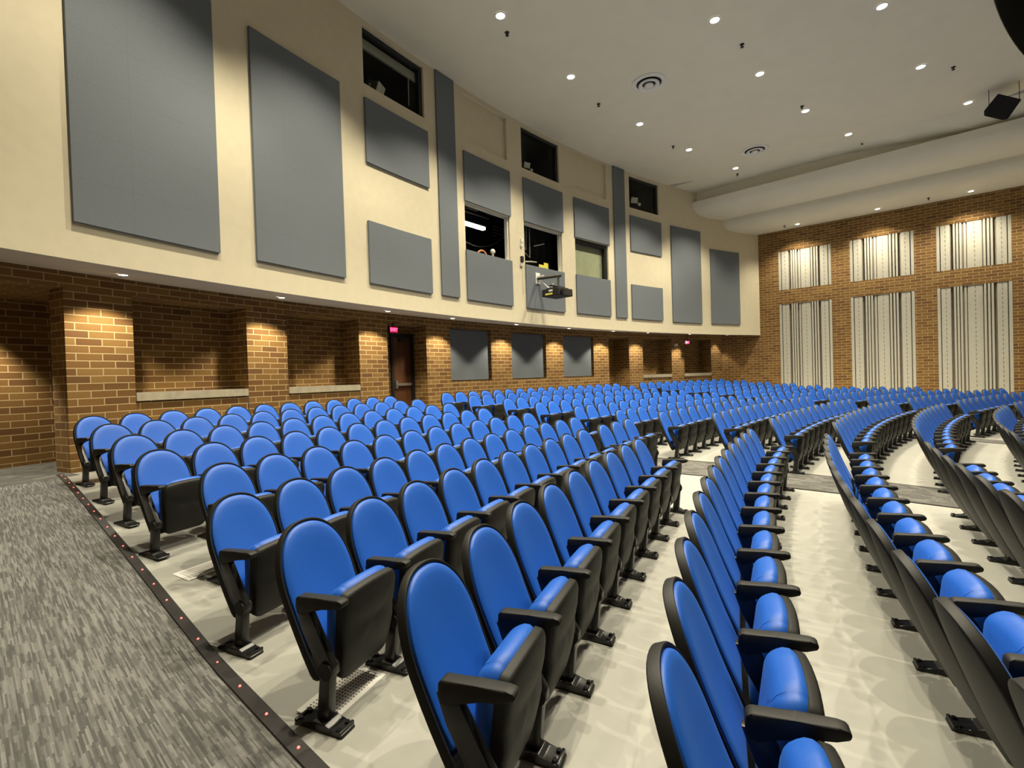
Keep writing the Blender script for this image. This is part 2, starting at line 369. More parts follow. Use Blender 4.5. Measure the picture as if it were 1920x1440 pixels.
# exit signs
def text_bm(txt, size):
    cu = bpy.data.curves.new('t', 'FONT'); cu.body = txt; cu.size = size; cu.extrude = .004; cu.align_x = 'CENTER'; cu.align_y = 'CENTER'; cu.offset = .004
    o = bpy.data.objects.new('t', cu); COL.objects.link(o); dg = bpy.context.evaluated_depsgraph_get(); dg.update()
    me = bpy.data.meshes.new_from_object(o.evaluated_get(dg)); bpy.data.objects.remove(o); return me
def face_rot(th): return math.radians(th)-PI/2                            # local +Y away from the centre, front at -Y
def exit_sign(r, th, z, label, rod):
    e = empty('exit_sign', pol(r, th, z), face_rot(th)); tag(e, label, 'sign')
    bm = bmesh.new(); box(bm, (0, 0, 0), (.31, .05, .19), bev=.008); obj('housing', bm, M['dark'], e)
    bm = bmesh.new(); box(bm, (0, -.027, 0), (.25, .006, .15)); obj('red_face', bm, M['exit'], e)
    me = text_bm('EXIT', .115); me.materials.clear(); me.materials.append(M['exitletters'])
    o = bpy.data.objects.new('lettering', me); o.rotation_euler = (PI/2, 0, 0); o.location = (0, -.034, 0); link(o, e)
    bm = bmesh.new(); cyl(bm, (0, 0, .095+rod/2), .012, rod, n=10); cyl(bm, (0, 0, .095+rod-.01), .04, .02, n=14); obj('hanger', bm, M['dark'], e)
exit_sign(35.56, 143.30, 1.33+H, 'red lit EXIT sign hanging in front of the walnut door', .077)
exit_sign(35.15, 119.98, 1.33+H, 'small red EXIT sign hanging at the far end of the brick wall', .29)
sp = empty('emergency_light', pol(35.44, 120.66, 1.22+H), face_rot(120.66)); tag(sp, 'small white emergency light on the brick pillar by the far exit sign', 'light')
bm = bmesh.new(); box(bm, (0, .03, 0), (.12, .05, .08), bev=.01); obj('base', bm, M['white'], sp)
bm = bmesh.new(); cyl(bm, (.02, -.03, .02), .045, .08, 'Y', 14); obj('lamp_head', bm, M['white'], sp)

# ------------------------------------------------------------------ cream upper wall with its openings
zb, zc = 1.59+H, 7.51+H
holes = [  # th0, th1, z0, z1, name
    (146.49, 143.55, 6.19, 7.39), (137.31, 134.33, 6.19, 7.41), (127.92, 124.97, 6.21, 7.39),
    (141.36, 138.36, 3.34, 4.60), (137.28, 134.25, 3.34, 4.60), (133.12, 130.11, 3.36, 4.59)]
niches = [(141.35, 138.38, 6.2, 7.40), (133.15, 130.13, 6.22, 7.46)]
tb = sorted(set([157.4, 112.8] + [x for h in holes+niches for x in h[:2]]), reverse=True)
zbk = sorted(set([1.59, 7.56] + [x for h in holes+niches for x in h[2:]]))
bm = bmesh.new()
for a, b in zip(tb, tb[1:]):
    for z0, z1 in zip(zbk, zbk[1:]):
        mt, mz = (a+b)/2, (z0+z1)/2
        if any(h[1] < mt < h[0] and h[2] < mz < h[3] for h in holes): continue
        dp = .09 if any(h[1] < mt < h[0] and h[2] < mz < h[3] for h in niches) else 0.
        pol_face(bm, RF+dp, a, b, z0+H, z1+H)
for lst, dp in ((holes, .18), (niches, .09)):
    for a, b, z0, z1 in lst:
        rad_face(bm, a, RF, RF+dp, z0+H, z1+H); rad_face(bm, b, RF, RF+dp, z0+H, z1+H)
        flat_face(bm, RF, RF+dp, a, b, z0+H); flat_face(bm, RF, RF+dp, a, b, z1+H)
tag(obj('wall_upper', bm, M['cream']), kind='structure')
bm = bmesh.new(); flat_face(bm, RF, RP+.02, 157.9, 111.5, zb, 1.735+H); weld(bm)
tag(obj('ceiling_soffit', bm, M['soffit'], smooth=True), kind='structure')
bm = bmesh.new(); flat_face(bm, RP, RC+.1, 157.9, 153.8, 1.52+H); flat_face(bm, RP, RC+.1, 115.5, 111.5, 1.52+H)
tag(obj('ceiling_recess', bm, M['soffit']), kind='structure')
bm = bmesh.new(); flat_face(bm, RP+.02, RC+.3, 157.9, 111.5, 1.86+H); tag(obj('slab_upper', bm, M['soffit']), kind='structure')

# grey acoustic panels on the upper wall
PAN = [
    (154.68, 151.65, 2.05, 5.88, 'largest grey acoustic panel, leftmost on the cream wall', 0),
    (150.63, 147.58, 2.06, 5.88, 'large grey acoustic panel, second from the left on the cream wall', 0),
    (146.53, 143.46, 4.55, 5.88, 'grey panel directly under the leftmost high booth window', 0),
    (146.55, 143.47, 2.05, 3.34, 'lower grey panel below the leftmost high booth window, with cream wall between', 0),
    (142.93, 141.88, 2.06, 7.50, 'tall narrow grey strip panel right of the leftmost high booth window', 0),
    (141.38, 138.30, 4.60, 5.88, 'grey panel just above the open booth window with the lit tube', 0),
    (141.39, 138.31, 2.05, 3.335, 'grey panel just below the open booth window with the lit tube', 0),
    (137.30, 134.18, 4.61, 5.90, 'grey panel above the open booth window with black curtains', 0),
    (137.29, 134.19, 2.05, 3.335, 'grey panel on which the projector bracket is fixed', 0),
    (133.18, 130.03, 4.60, 5.90, 'grey panel just above the booth window with lowered blind', 0),
    (133.15, 130.05, 2.07, 3.355, 'grey panel just below the booth window with lowered blind', 0),
    (129.53, 128.46, 2.06, 7.50, 'tall narrow grey strip panel right of the booth window with lowered blind', 0),
    (127.96, 124.85, 4.59, 5.90, 'grey panel directly under the rightmost high booth window', 0),
    (127.99, 124.87, 2.06, 3.335, 'lower grey panel below the rightmost high booth window, with cream wall between', 0),
    (123.83, 120.72, 2.04, 5.90, 'large grey acoustic panel, second from the right on the cream wall', 0),
    (119.67, 116.55, 2.05, 5.24, 'large grey acoustic panel, rightmost on the cream wall', 0)]
for a, b, z0, z1, lab, _ in PAN:
    bm = bmesh.new(); pol_box(bm, RF-.05, RF-.001, a, b, z0+H, z1+H); weld(bm)
    tag(obj('acoustic_wall_panel', bm, M['panel']), lab, 'wall panel', 'grey acoustic panels on the cream upper wall')

# booth windows
def window(i, hole, label, fw=.09, glass=True, mat='dark'):
    a, b, z0, z1 = hole; w = empty('window_%d' % i, pol(RF, (a+b)/2, z0+H)); tag(w, label, 'window', kind='structure')
    d = math.degrees(fw/RF); bm = bmesh.new()
    pol_box(bm, RF+.10, RF+.17, a, a-d*.35, z0+H, z1+H); pol_box(bm, RF+.06, RF+.17, b+d, b, z0+H, z1+H)
    pol_box(bm, RF+.06, RF+.17, a, b, z1+H-fw, z1+H); pol_box(bm, RF+.10, RF+.17, a, b, z0+H, z0+H+.02)
    bmesh.ops.translate(bm, verts=bm.verts[:], vec=-w.location); obj('window_frame', bm, M[mat], w)
    if glass:
        bm = bmesh.new(); pol_face(bm, RF+.13, a, b, z0+H, z1+H); bmesh.ops.translate(bm, verts=bm.verts[:], vec=-w.location); obj('window_pane', bm, M['glass'], w)
    return w
w1 = window(1, holes[0], 'leftmost high booth window with a raised blind')
window(2, holes[1], 'middle high booth window')
window(3, holes[2], 'rightmost high booth window')
window(4, holes[3], 'open booth window with the lit tube', .035, False, 'white')
window(5, holes[4], 'open booth window with black curtains', .03, False, 'white')
w6 = window(6, holes[5], 'booth window with a lowered blind', .13)
bm = bmesh.new(); a, b, z0, z1 = holes[5]; pol_face(bm, RF+.22, a, b, z0+H, z1+H-.02); bmesh.ops.translate(bm, verts=bm.verts[:], vec=-w6.location); obj('roller_blind', bm, M['blind'], w6)
a, b, z0, z1 = holes[0]
bm = bmesh.new(); pol_box(bm, RF+.20, RF+.25, a, b, z1+H-.30, z1+H-.10); bmesh.ops.translate(bm, verts=bm.verts[:], vec=-w1.location); obj('raised_blind', bm, M['blindwhite'], w1)
bm = bmesh.new(); tube(bm, [pol(RF+.22, 144.0, z1+H-.28), pol(RF+.22, 144.02, z1+H-.95)], .012); bmesh.ops.translate(bm, verts=bm.verts[:], vec=-w1.location); obj('blind_wand', bm, M['blindwhite'], w1)
# rooms behind the windows
bm = bmesh.new()
def room(a, b, z0, z1, rb=37.2, mi=0):
    r0 = RF+.185
    pol_face(bm, rb, a, b, z0+H, z1+H, mi=mi); rad_face(bm, a, r0, rb, z0+H, z1+H, mi); rad_face(bm, b, r0, rb, z0+H, z1+H, mi)
    flat_face(bm, r0, rb, a, b, z0+H, mi=mi); flat_face(bm, r0, rb, a, b, z1+H, mi=mi)
room(147.0, 143.0, 5.7, 7.7, 36.3, 1); room(137.9, 133.8, 5.7, 7.7, 36.3, 1); room(128.5, 124.4, 5.7, 7.7, 36.3, 1); room(141.9, 130.0, 2.6, 5.3)
for k in range(14): pol_box(bm, 37.08, 37.14, 141.8-k*.75, 141.8-k*.75-.2, 2.7+H, 5.2+H)
tag(obj('wall_booth', bm, [M['booth'], M['boothgrey']]), kind='structure')
bt = empty('ceiling_tube_light', pol(35.2, 138.85, 4.56+H), face_rot(138.85)); tag(bt, 'glowing white tube light inside the open booth window', 'light')
bm = bmesh.new(); box(bm, (0, 0, 0), (1.0, .14, .09), bev=.03); obj('lens', bm, M['tubelight'], bt)
bm = bmesh.new(); box(bm, (0, 0, .06), (1.1, .18, .04)); obj('housing', bm, M['dark'], bt)
pp = empty('ceiling_conduit', pol(35.5, 137.6, 5.1+H)); tag(pp, 'thin white pipes under the black booth ceiling above the lit tube', 'pipe')
for k, (a, b, r0, r1, z) in enumerate([(138.9, 137.2, 35.5, 35.5, 5.05), (138.75, 138.0, 35.5, 35.5, 5.18), (137.35, 136.85, 35.5, 35.5, 5.18), (136.9, 136.0, 35.5, 35.5, 4.86), (136.9, 136.0, 35.5, 35.5, 4.76), (136.9, 136.0, 35.5, 35.5, 4.66), (136.64, 136.66, 35.6, 35.6, 4.6)]):
    bm = bmesh.new(); tube(bm, [pol(r0, a, z+H)-pp.location, pol(r1, b, z+H)-pp.location], .022, 8); obj('pipe', bm, M['steel'], pp)
bm = bmesh.new(); tube(bm, [pol(35.5, 138.95-.32*k, 4.08+H+.55*(max(0, k-2.2)/6.8)**2+.03*max(0, 2-k)) for k in range(10)], .016, 6)
tag(obj('hanging_cable', bm, M['steel']), 'pale cable sagging across the open booth window with the lit tube', 'cable')
t = empty('microphone_stand_lamp', pol(34.3, 139.05, 3.35+H)); tag(t, 'small pale round lamp head on the ledge of the lit booth window', 'lamp')
bm = bmesh.new(); cyl(bm, (0, 0, .04), .09, .08, n=16, r2=.06); cyl(bm, (0, 0, .12), .03, .12, n=12); obj('base', bm, M['skin'], t)
bm = bmesh.new(); bmesh.ops.create_uvsphere(bm, u_segments=16, v_segments=10, radius=.075, matrix=Matrix.Translation((-.0, 0, .24))); obj('head', bm, M['white'], t, True)
bm = bmesh.new(); tube(bm, [pol(34.3, 139.8, 3.37+H)+Vector((.14*math.cos(x)*.87, .14*math.cos(x)*.5, .17*math.sin(x))) for x in [PI*k/12 for k in range(13)]], .028, 8)
tag(obj('headphones', bm, M['orange']), 'orange headband arch on the ledge of the lit booth window', 'headphones')
bm = bmesh.new(); pol_box(bm, 34.4, 34.42, 135.4, 134.88, 3.3+H, 3.58+H); pol_box(bm, 34.44, 34.46, 134.92, 134.58, 3.3+H, 3.68+H)
tag(obj('yellow_folder', bm, M['yellow']), 'yellow folder standing on the ledge of the curtained booth window', 'folder')
t = empty('cable_arm', pol(34.4, 136.1, 3.55+H)); tag(t, 'pale jointed bracket at the curtained booth window ledge', 'bracket')
bm = bmesh.new(); tube(bm, [pol(34.4, 136.6, 3.55+H)-t.location, pol(34.4, 136.05, 3.6+H)-t.location, pol(34.4, 135.62, 3.62+H)-t.location], .026, 8); obj('arm', bm, M['steel'], t)
bm = bmesh.new(); tube(bm, [pol(34.4, 136.09, 4.65+H)-t.location, pol(34.4, 136.12, 3.72+H)-t.location, pol(34.4, 136.5, 3.84+H)-t.location], .016, 8); tube(bm, [pol(34.42, 136.29, 4.69+H)-t.location, pol(34.42, 136.39, 3.94+H)-t.location], .016, 8); obj('cable', bm, M['steel'], t)
bm = bmesh.new(); wv = []
tube(bm, [pol(34.4, 135.75, 4.12+H), pol(34.4, 134.95, 4.27+H)], .014, 8); tag(obj('wall_rod', bm, M['white']), 'short white rod before the black curtain of the booth', 'rod')
bm = bmesh.new(); nn = 90
for k in range(nn):
    a, b = 136.9-3.6*k/nn, 136.9-3.6*(k+1)/nn; ra, rb_ = (34.85+.05*math.sin(x*11.) for x in (a, b))
    bm.faces.new([bm.verts.new(v) for v in (pol(ra, a, 2.7+H), pol(rb_, b, 2.7+H), pol(rb_, b, 5.2+H), pol(ra, a, 5.2+H))])
weld(bm); tag(obj('booth_curtain', bm, M['booth'], smooth=True), 'black pleated curtain inside the open booth window', 'curtain')
# things behind the high windows
def theatre_lamp(th, r, z, s, label, yaw=0.):
    e = empty('stage_spotlight', pol(r, th, z+H), face_rot(th)+yaw); tag(e, label, 'spotlight')
    bm = bmesh.new(); box(bm, (0, 0, .28*s), (.42*s, .3*s, .3*s), Euler((.35, 0, .1)).to_matrix(), bev=.03); obj('body', bm, M['boothgrey'], e)
    bm = bmesh.new(); box(bm, (0, -.16*s, .25*s), (.36*s, .02, .26*s), Euler((.35, 0, .1)).to_matrix()); obj('lens', bm, M['white'], e)
    bm = bmesh.new(); tube(bm, [(.25*s, 0, 0), (.25*s, 0, .3*s), (.0, 0, .48*s), (-.25*s, 0, .3*s), (-.25*s, 0, 0)], .02*s, 8); cyl(bm, (.28*s, -.1*s, .05*s), .08*s, .12*s, 'Y', 12); obj('yoke', bm, M['steel'], e)
theatre_lamp(145.4, 34.4, 6.25, .85, 'grey spotlight behind the leftmost high booth window', .3)
theatre_lamp(136.25, 34.4, 6.38, .6, 'small spotlight behind the middle high booth window', -.3)
theatre_lamp(126.7, 34.4, 6.5, .75, 'spotlight behind the rightmost high booth window', -.5)

# small fittings on the cream wall
t = empty('wall_sensor', pol(RF, 137.52, 3.95+H), face_rot(137.5)); tag(t, 'small white sensor on the cream wall left of the curtained booth window', 'sensor')
bm = bmesh.new(); box(bm, (0, -.03, .05), (.10, .06, .12), bev=.015); box(bm, (-.03, -.03, -.08), (.06, .05, .1), bev=.01); obj('case', bm, M['white'], t)
t = empty('wall_box', pol(RF, 137.55, 3.42+H), face_rot(137.5)); tag(t, 'small black connection box on the cream wall beside the curtained booth window', 'junction box')
bm = bmesh.new(); box(bm, (0, -.03, .04), (.10, .06, .17), bev=.01); obj('case', bm, M['dark'], t)
bm = bmesh.new(); box(bm, (-.02, -.02, -.13), (.1, .04, .1), bev=.01); obj('plate', bm, M['offwhite'], t)
bm = bmesh.new(); tube(bm, [(0, -.012, -.18), (.02, -.012, -.6), (.04, -.012, -1.0)], .006, 6); obj('cable', bm, M['offwhite'], t)
# projector
PT = 136.64; e = empty('video_projector', pol(33.12, PT, 2.25+H), face_rot(PT)); tag(e, 'black video projector on a wall arm below the curtained booth window', 'projector')
bm = bmesh.new(); box(bm, (0, 0, .15), (.66, .62, .21), bev=.02); bd = obj('body', bm, M['black'], e)
bm = bmesh.new(); box(bm, (0, 0, .275), (.5, .42, .04), bev=.01); box(bm, (.06, .0, .31), (.3, .28, .05), bev=.01); box(bm, (0, 0, .34), (.62, .1, .02)); obj('mount_plate', bm, M['black'], e)
bm = bmesh.new(); cyl(bm, (-.2, -.33, .15), .07, .08, 'Y', 20); obj('lens', bm, M['metal'], e)
bm = bmesh.new(); tube(bm, [(.06, 0, .34), (.06, 0, .66)], .035, 12); tube(bm, [(.06, -.12, .66), (.1, .86, .72)], .05, 4); obj('arm', bm, M['boothgrey'], e)
bm = bmesh.new(); box(bm, (.12, .83, .72), (.2, .05, .34), bev=.01); box(bm, (.12, .70, .74), (.09, .22, .09)); obj('wall_plate', bm, M['white'], e)
bm = bmesh.new(); tube(bm, [(.13, .8, .65), (.2, .65, .55), (.24, .5, .4), (.2, .33, .25)], .016, 8); tube(bm, [(.1, .3, .36), (.12, .26, .46), (.08, .2, .48), (.05, .2, .34)], .02, 8); obj('cable', bm, M['white'], e)
bm = bmesh.new(); box(bm, (-.332, .05, .10), (.004, .26, .05)); obj('yellow_label', bm, M['yellow'], e)
bm = bmesh.new(); box(bm, (-.332, -.02, .19), (.004, .14, .05)); obj('white_label', bm, M['white'], e)

# ------------------------------------------------------------------ right wall, left wall
BAYS = [(.80, 2.78), (3.43, 5.49), (6.14, 8.17)]; LEV = [(-1.25, 2.90), (3.53, 5.25)]; WELL = .14
def wall_bm(height, a0, a1, mir=False):
    bm = bmesh.new()
    at = sorted(set([a0, a1] + [x for b in BAYS for x in b] + [a0+(a1-a0)*k/12 for k in range(13)])); zt = [-.3] + [z+H for l in LEV for z in l] + [height]
    for a, b in zip(at, at[1:]):
        for z0, z1 in zip(zt, zt[1:]):
            ma, mz = (a+b)/2, (z0+z1)/2
            if not mir and any(x < ma < y for x, y in BAYS) and any(x+H < mz < y+H for x, y in LEV): continue
            P = [wal(a, 0, z0), wal(b, 0, z0), wal(b, 0, z1), wal(a, 0, z1)]
            if mir: P = [mirror(p-WN*2.5) for p in P]
            uvq(bm, P, [(a, z0), (b, z0), (b, z1), (a, z1)])
    if not mir:
        for a, b in BAYS:
            for z0, z1 in LEV:
                z0, z1 = z0+H, z1+H
                for (p, q) in (((a, z0), (a, z1)), ((b, z0), (b, z1)), ((a, z0), (b, z0)), ((a, z1), (b, z1))):
                    uvq(bm, [wal(p[0], 0, p[1]), wal(q[0], 0, q[1]), wal(q[0], -WELL-.02, q[1]), wal(p[0], -WELL-.02, p[1])], [(p[0], p[1]), (q[0], q[1]), (q[0]+.1, q[1]), (p[0]+.1, p[1])])
    return bm
tag(obj('wall_right', wall_bm(6.25+H, -3.5, 22.), M['brick']), kind='structure')
tag(obj('wall_left', wall_bm(7.6+H, -3.5, 22., True), M['brick']), kind='structure')
# pale slatted diffusers on the right wall
def diffuser(a0, a1, z0, z1, label, seed, group):
    rnd = random.Random(seed); w = a1-a0-.012; z0 += .006; zz = z1-z0-.006
    e = empty('sound_diffuser', wal((a0+a1)/2, 0, z0+H), math.atan2(WD.y, WD.x)); tag(e, label, 'sound diffuser', group)
    # columns: (width share, depth); the front face stands .12 out from the wall
    cols = [(.045, 0), (.016, .09), (.135, .012), (.016, .06), (.03, .115), (.028, 0), (.016, .1), (.03, 0), (.016, .1), (.03, 0), (.03, .06 if seed % 3 else .1), (.03, .02), (.016, .08),
            (.028, .02), (.15 if seed % 3 == 2 else .12, .015), (.028, .02), (.016, .08), (.03, .0), (.022, .1), (.03, 0), (.018, .1), (.03, 0), (.03, .115), (.016, .06), (.135, .012), (.016, .09), (.045, 0)]
    tot = sum(c for c, d in cols); x = -w/2; BK = WELL+.005
    bmf, bmd = bmesh.new(), bmesh.new()
    for i, (c, d) in enumerate(cols):                                      # local +Y points away from the wall face into the room side when negative
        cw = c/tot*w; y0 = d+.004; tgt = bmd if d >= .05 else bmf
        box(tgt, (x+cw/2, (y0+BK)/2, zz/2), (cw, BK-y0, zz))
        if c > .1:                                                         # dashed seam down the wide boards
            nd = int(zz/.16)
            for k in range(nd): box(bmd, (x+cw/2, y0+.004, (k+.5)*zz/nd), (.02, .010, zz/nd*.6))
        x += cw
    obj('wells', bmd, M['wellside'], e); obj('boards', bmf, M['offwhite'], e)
gr = 'pale slatted sound diffusers on the right brick wall'
for k, (a0, a1) in enumerate(BAYS):
    nm = ('nearest the corner, leftmost', 'in the middle of the three bays', 'in the right bay at the photo edge', 'beyond the third bay')[k]
    if k < 3:
        diffuser(a0, a1, 3.53, 5.25, 'shorter upper pale slatted diffuser, ' + nm, k, gr); diffuser(a0, a1, -1.25, 2.90, 'tall lower pale slatted diffuser, ' + nm, k, gr)

# ------------------------------------------------------------------ ceiling
def dl(a): return 3.86*(1+.0125*(a+1.7))
top = [(-2.2, 7.51), (-1.67, 7.51), (1.29, 7.51), (2.57, 7.51), (4.0, 7.46), (5.42, 7.28), (6.98, 7.10), (9., 7.08), (20., 7.08)]
bm = bmesh.new()
path = [pol(RF+.02, 158-1.*k, zc) for k in range(0, 37)]
path = [p for p in path if (p-W0).dot(WN) > 4.95]
path.append(wal(-1.25, 4.95, zc))
path += [wal(a, 4.95, zc) for a in (0, 2, 4, 6, 7.2)]
inner = [pol(24.2, 112+1.5*k, zc) for k in range(0, 34)]
inner = [p for p in inner if (p-W0).dot(WN) > 4.95 and (p-W0).dot(WD) < 30]
f = bm.faces.new([bm.verts.new(p) for p in path+inner]); bmesh.ops.triangulate(bm, faces=[f])
for (a, z), (b, z2) in zip(top, top[1:]):
    if a > 10: break
    bm.faces.new([bm.verts.new(p) for p in (wal(a, 4.95, zc), wal(b, 4.95, zc), wal(b, dl(b)-.3, z2+H), wal(a, dl(a)-.3, z+H))])
weld(bm)
tag(obj('ceiling', bm, M['ceil']), kind='structure')
bm = bmesh.new()                                                            # dropped rim round the black stage opening
flat_face(bm, 24.2, 24.46, 112, 162, zc-.08); pol_face(bm, 24.46, 112, 162, zc-.08, zc); pol_face(bm, 24.2, 112, 162, zc-.08, zc)
tag(obj('trim_ceiling_rim', bm, M['ceil']), kind='structure')
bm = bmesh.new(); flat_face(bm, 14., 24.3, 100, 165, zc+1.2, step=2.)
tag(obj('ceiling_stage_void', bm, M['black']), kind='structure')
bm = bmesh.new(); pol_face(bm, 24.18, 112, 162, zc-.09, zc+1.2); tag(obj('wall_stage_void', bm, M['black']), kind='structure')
# stepped cloud along the right wall
prof = [(3.86, 7.06), (3.81, 6.85), (3.72, 6.74), (3.55, 6.64), (3.3, 6.575), (3.0, 6.55), (2.68, 6.55), (2.05, 6.59), (2.05, 6.43), (2.0, 6.34), (1.9, 6.26), (1.7, 6.19), (1.43, 6.16), (.65, 6.15), (-.02, 6.18)]
bm = bmesh.new(); A = [-2.6+k*1.2 for k in range(20)]
gridp = []
for a in A:
    k = 1+.0125*(a+1.7)
    zt = next((z+(z2-z)*(a-x)/(b-x) for (x, z), (b, z2) in zip(top, top[1:]) if x <= a <= b), 7.51 if a < 0 else 7.08)
    gridp.append([wal(a, dl(a)-.3, zt+H), wal(a, dl(a)-.3, 7.05+H), wal(a, dl(a), 7.06+H)] + [wal(a, d*k, z+H) for d, z in prof[1:]])
vg = [[bm.verts.new(p) for p in g] for g in gridp]
for g, h in zip(vg, vg[1:]):
    for k in range(len(g)-1): bm.faces.new((g[k], h[k], h[k+1], g[k+1]))
o = obj('ceiling_cloud', bm, M['ceil'], smooth='auto'); tag(o, kind='structure')

# ------------------------------------------------------------------ lamps
def spot(name, loc, energy, size, blend, parent, col=(1., .905, .69), rad=.06, aim=None):
    l = bpy.data.lights.new(name, 'SPOT'); l.energy = energy; l.spot_size = math.radians(size); l.spot_blend = blend; l.color = col; l.shadow_soft_size = rad
    o = bpy.data.objects.new(name, l); o.location = loc
    link(o, parent); return o
bm = bmesh.new(); lathe(bm, [(.125, .0), (.12, -.012), (.095, -.014), (.09, -.004)], 28); ring_me = mesh_from(bm, 'trim_ring', M['white'], True)
bm = bmesh.new(); lathe(bm, [(.0001, -.004), (.05, -.004), (.092, -.003)], 24); lens_me = mesh_from(bm, 'lens', M['lamp'], True)
def downlight(p, label, group, energy, size, blend, k=1., visible=True, drop=.03, off=Vector((0, 0, 0))):
    if visible:
        e = empty('recessed_downlight', p); tag(e, label, 'ceiling light', group)
        for me, nm in ((ring_me, 'trim_ring'), (lens_me, 'lens')):
            o = bpy.data.objects.new(nm, me); o.scale = (k, k, k); link(o, e)
        spot('lamp', off+Vector((0, 0, -drop)), energy, size, blend, e)
    else: spot('ceiling_lamp', p-Vector((0, 0, drop)), energy, size, blend, None)
CE, CS, CBl = 1150., 104., .55
gA = 'recessed downlights of the high ceiling'
names = ['outer ring over the seats, nearest the camera', 'outer ring over the seats, second nearest', 'outer ring over the seats, third nearest', 'outer ring over the seats, fourth nearest', 'outer ring over the seats, farthest']
for k, th in enumerate([143.56, 138.6, 132.48, 127.44, 122.33]): downlight(pol(31.67, th, zc-.002), 'bright downlight of the ' + names[k], gA, CE, CS, CBl)
for k, th in enumerate([137.54, 131.97, 126.05, 120.49]): downlight(pol(28.33, th, zc-.002), 'bright downlight of the middle ring, ' + ('nearest the camera', 'second nearest', 'third nearest', 'farthest')[k], gA, CE, CS, CBl)
for k, th in enumerate([132.84, 125.44, 117.99]): downlight(pol(25.75, th, zc-.002), 'bright downlight of the ring by the black opening, ' + ('at the top photo edge', 'second of three', 'beside the hanging speaker')[k], gA, CE, 130. if k < 2 else 96., CBl)
for r, lst in ((31.67, (149., 154.)), (28.33, (143.2, 149., 154.8)), (25.75, (140.2, 147.6, 155.))):
    for th in lst: downlight(pol(r, th, zc-.002), '', '', CE, 130. if r < 26 else CS, CBl, visible=False)
for k, a in enumerate([1.67, 4.39, 7.06]): downlight(wal(a, .72, 6.15+H-.004), 'downlight in the low ceiling edge over the ' + ('left', 'middle', 'right')[k] + ' pale diffusers', 'downlights over the pale diffusers', 660., 125., 1., .8, drop=.05, off=WN*.2)
for a in (9.8, 12.5): downlight(wal(a, .72, 6.15+H-.004), '', '', 520., 125., 1., visible=False)
nm = ['first brick pillar at the left', 'second brick pillar from the left', 'pillar left of the exit door', 'pillar right of the exit door', 'pillar between the first two recessed grey panels', 'pillar between the last two recessed grey panels', 'pillar right of the last recessed grey panel', 'third brick pillar from the far end', 'pillar beside the far exit sign', 'last brick pillar before the corner']
for k, th in enumerate([153.2, 149.0, 144.6, 141.0, 136.6, 132.3, 128.2, 124.75, 120.4, 116.35]):
    r = 34.78; z = zb+(1.735-1.59)*(r-RF)/(RP-RF)
    downlight(pol(r, th, z-.006), 'small soffit downlight above the ' + nm[k], 'soffit downlights above the brick pillars', 220. if th > 117 else 90., 112. if th > 121 else 94. if th > 117 else 70., .35, .62, drop=.0, off=(pol(.14, th, -.004)-pol(0, th)) if th > 117 else (pol(.42, th, .02)-pol(0, th)))
lo = spot('lobby_fill', pol(36.8, 154.75, 1.46+H), 330., 84., .5, None)  # added fill light, no fixture; brightens the back wall of the left recess
# round air diffusers
bm = bmesh.new(); lathe(bm, [(.43, 0), (.42, -.022), (.40, -.03), (.325, -.035), (.315, -.022), (.31, -.012)], 48); vo = mesh_from(bm, 'outer_ring', M['white'], True)
bm = bmesh.new(); lathe(bm, [(.315, -.012), (.0001, -.010)], 40); vd = mesh_from(bm, 'throat', M['black'], True)
bm = bmesh.new(); lathe(bm, [(.265, -.05), (.262, -.075), (.245, -.085), (.175, -.06), (.165, -.03)], 48); vm = mesh_from(bm, 'middle_cone', M['white'], True)
bm = bmesh.new(); lathe(bm, [(.10, -.04), (.12, -.07), (.10, -.10), (.05, -.112), (.0001, -.114)], 32); vi = mesh_from(bm, 'centre_cone', M['white'], True)
for (x, y), lab in (((3.78, 12.66), 'large round white air diffuser in the ceiling nearer the camera'), ((8.53, 16.68), 'round white air diffuser in the ceiling farther off')):
    e = empty('ceiling_air_vent', (x, y, zc-.003)); tag(e, lab, 'air vent', 'round air vents in the high ceiling')
    for me in (vo, vd, vm, vi): link(bpy.data.objects.new(me.name, me), e)
bm = bmesh.new(); lathe(bm, [(.05, 0), (.05, -.01), (.018, -.015), (.018, -.06), (.04, -.07), (.0001, -.075)], 14); sk = mesh_from(bm, 'sprinkler_head', M['dark'], True)
for (x, y), lab in zip([(.13, 10.67), (2.64, 13.57), (5.59, 16.22), (5.54, 11.29), (8.55, 14.01), (11.42, 12.4), (11.97, 16.37), (8.86, 18.66)],
        ['by the nearest outer ring downlight', 'left of the large round air vent', 'between the third and fourth outer ring downlights', 'between the two nearest middle ring downlights', 'just above the third middle ring downlight', 'right of the downlight by the black opening', 'right of the farthest middle ring downlight', 'by the farthest outer ring downlight']):
    o = link(bpy.data.objects.new('ceiling_sprinkler', sk)); o.location = (x, y, zc); tag(o, 'small dark ceiling sprinkler ' + lab, 'sprinkler', 'ceiling sprinklers')
for (a, d), lab in (((1.2, .85), 'left'), ((5.9, .9), 'right')):
    o = link(bpy.data.objects.new('ceiling_sprinkler', sk)); o.location = wal(a, d, 6.15+H); tag(o, 'small dark sprinkler in the low ceiling edge, ' + lab + ' of two', 'sprinkler', 'ceiling sprinklers')
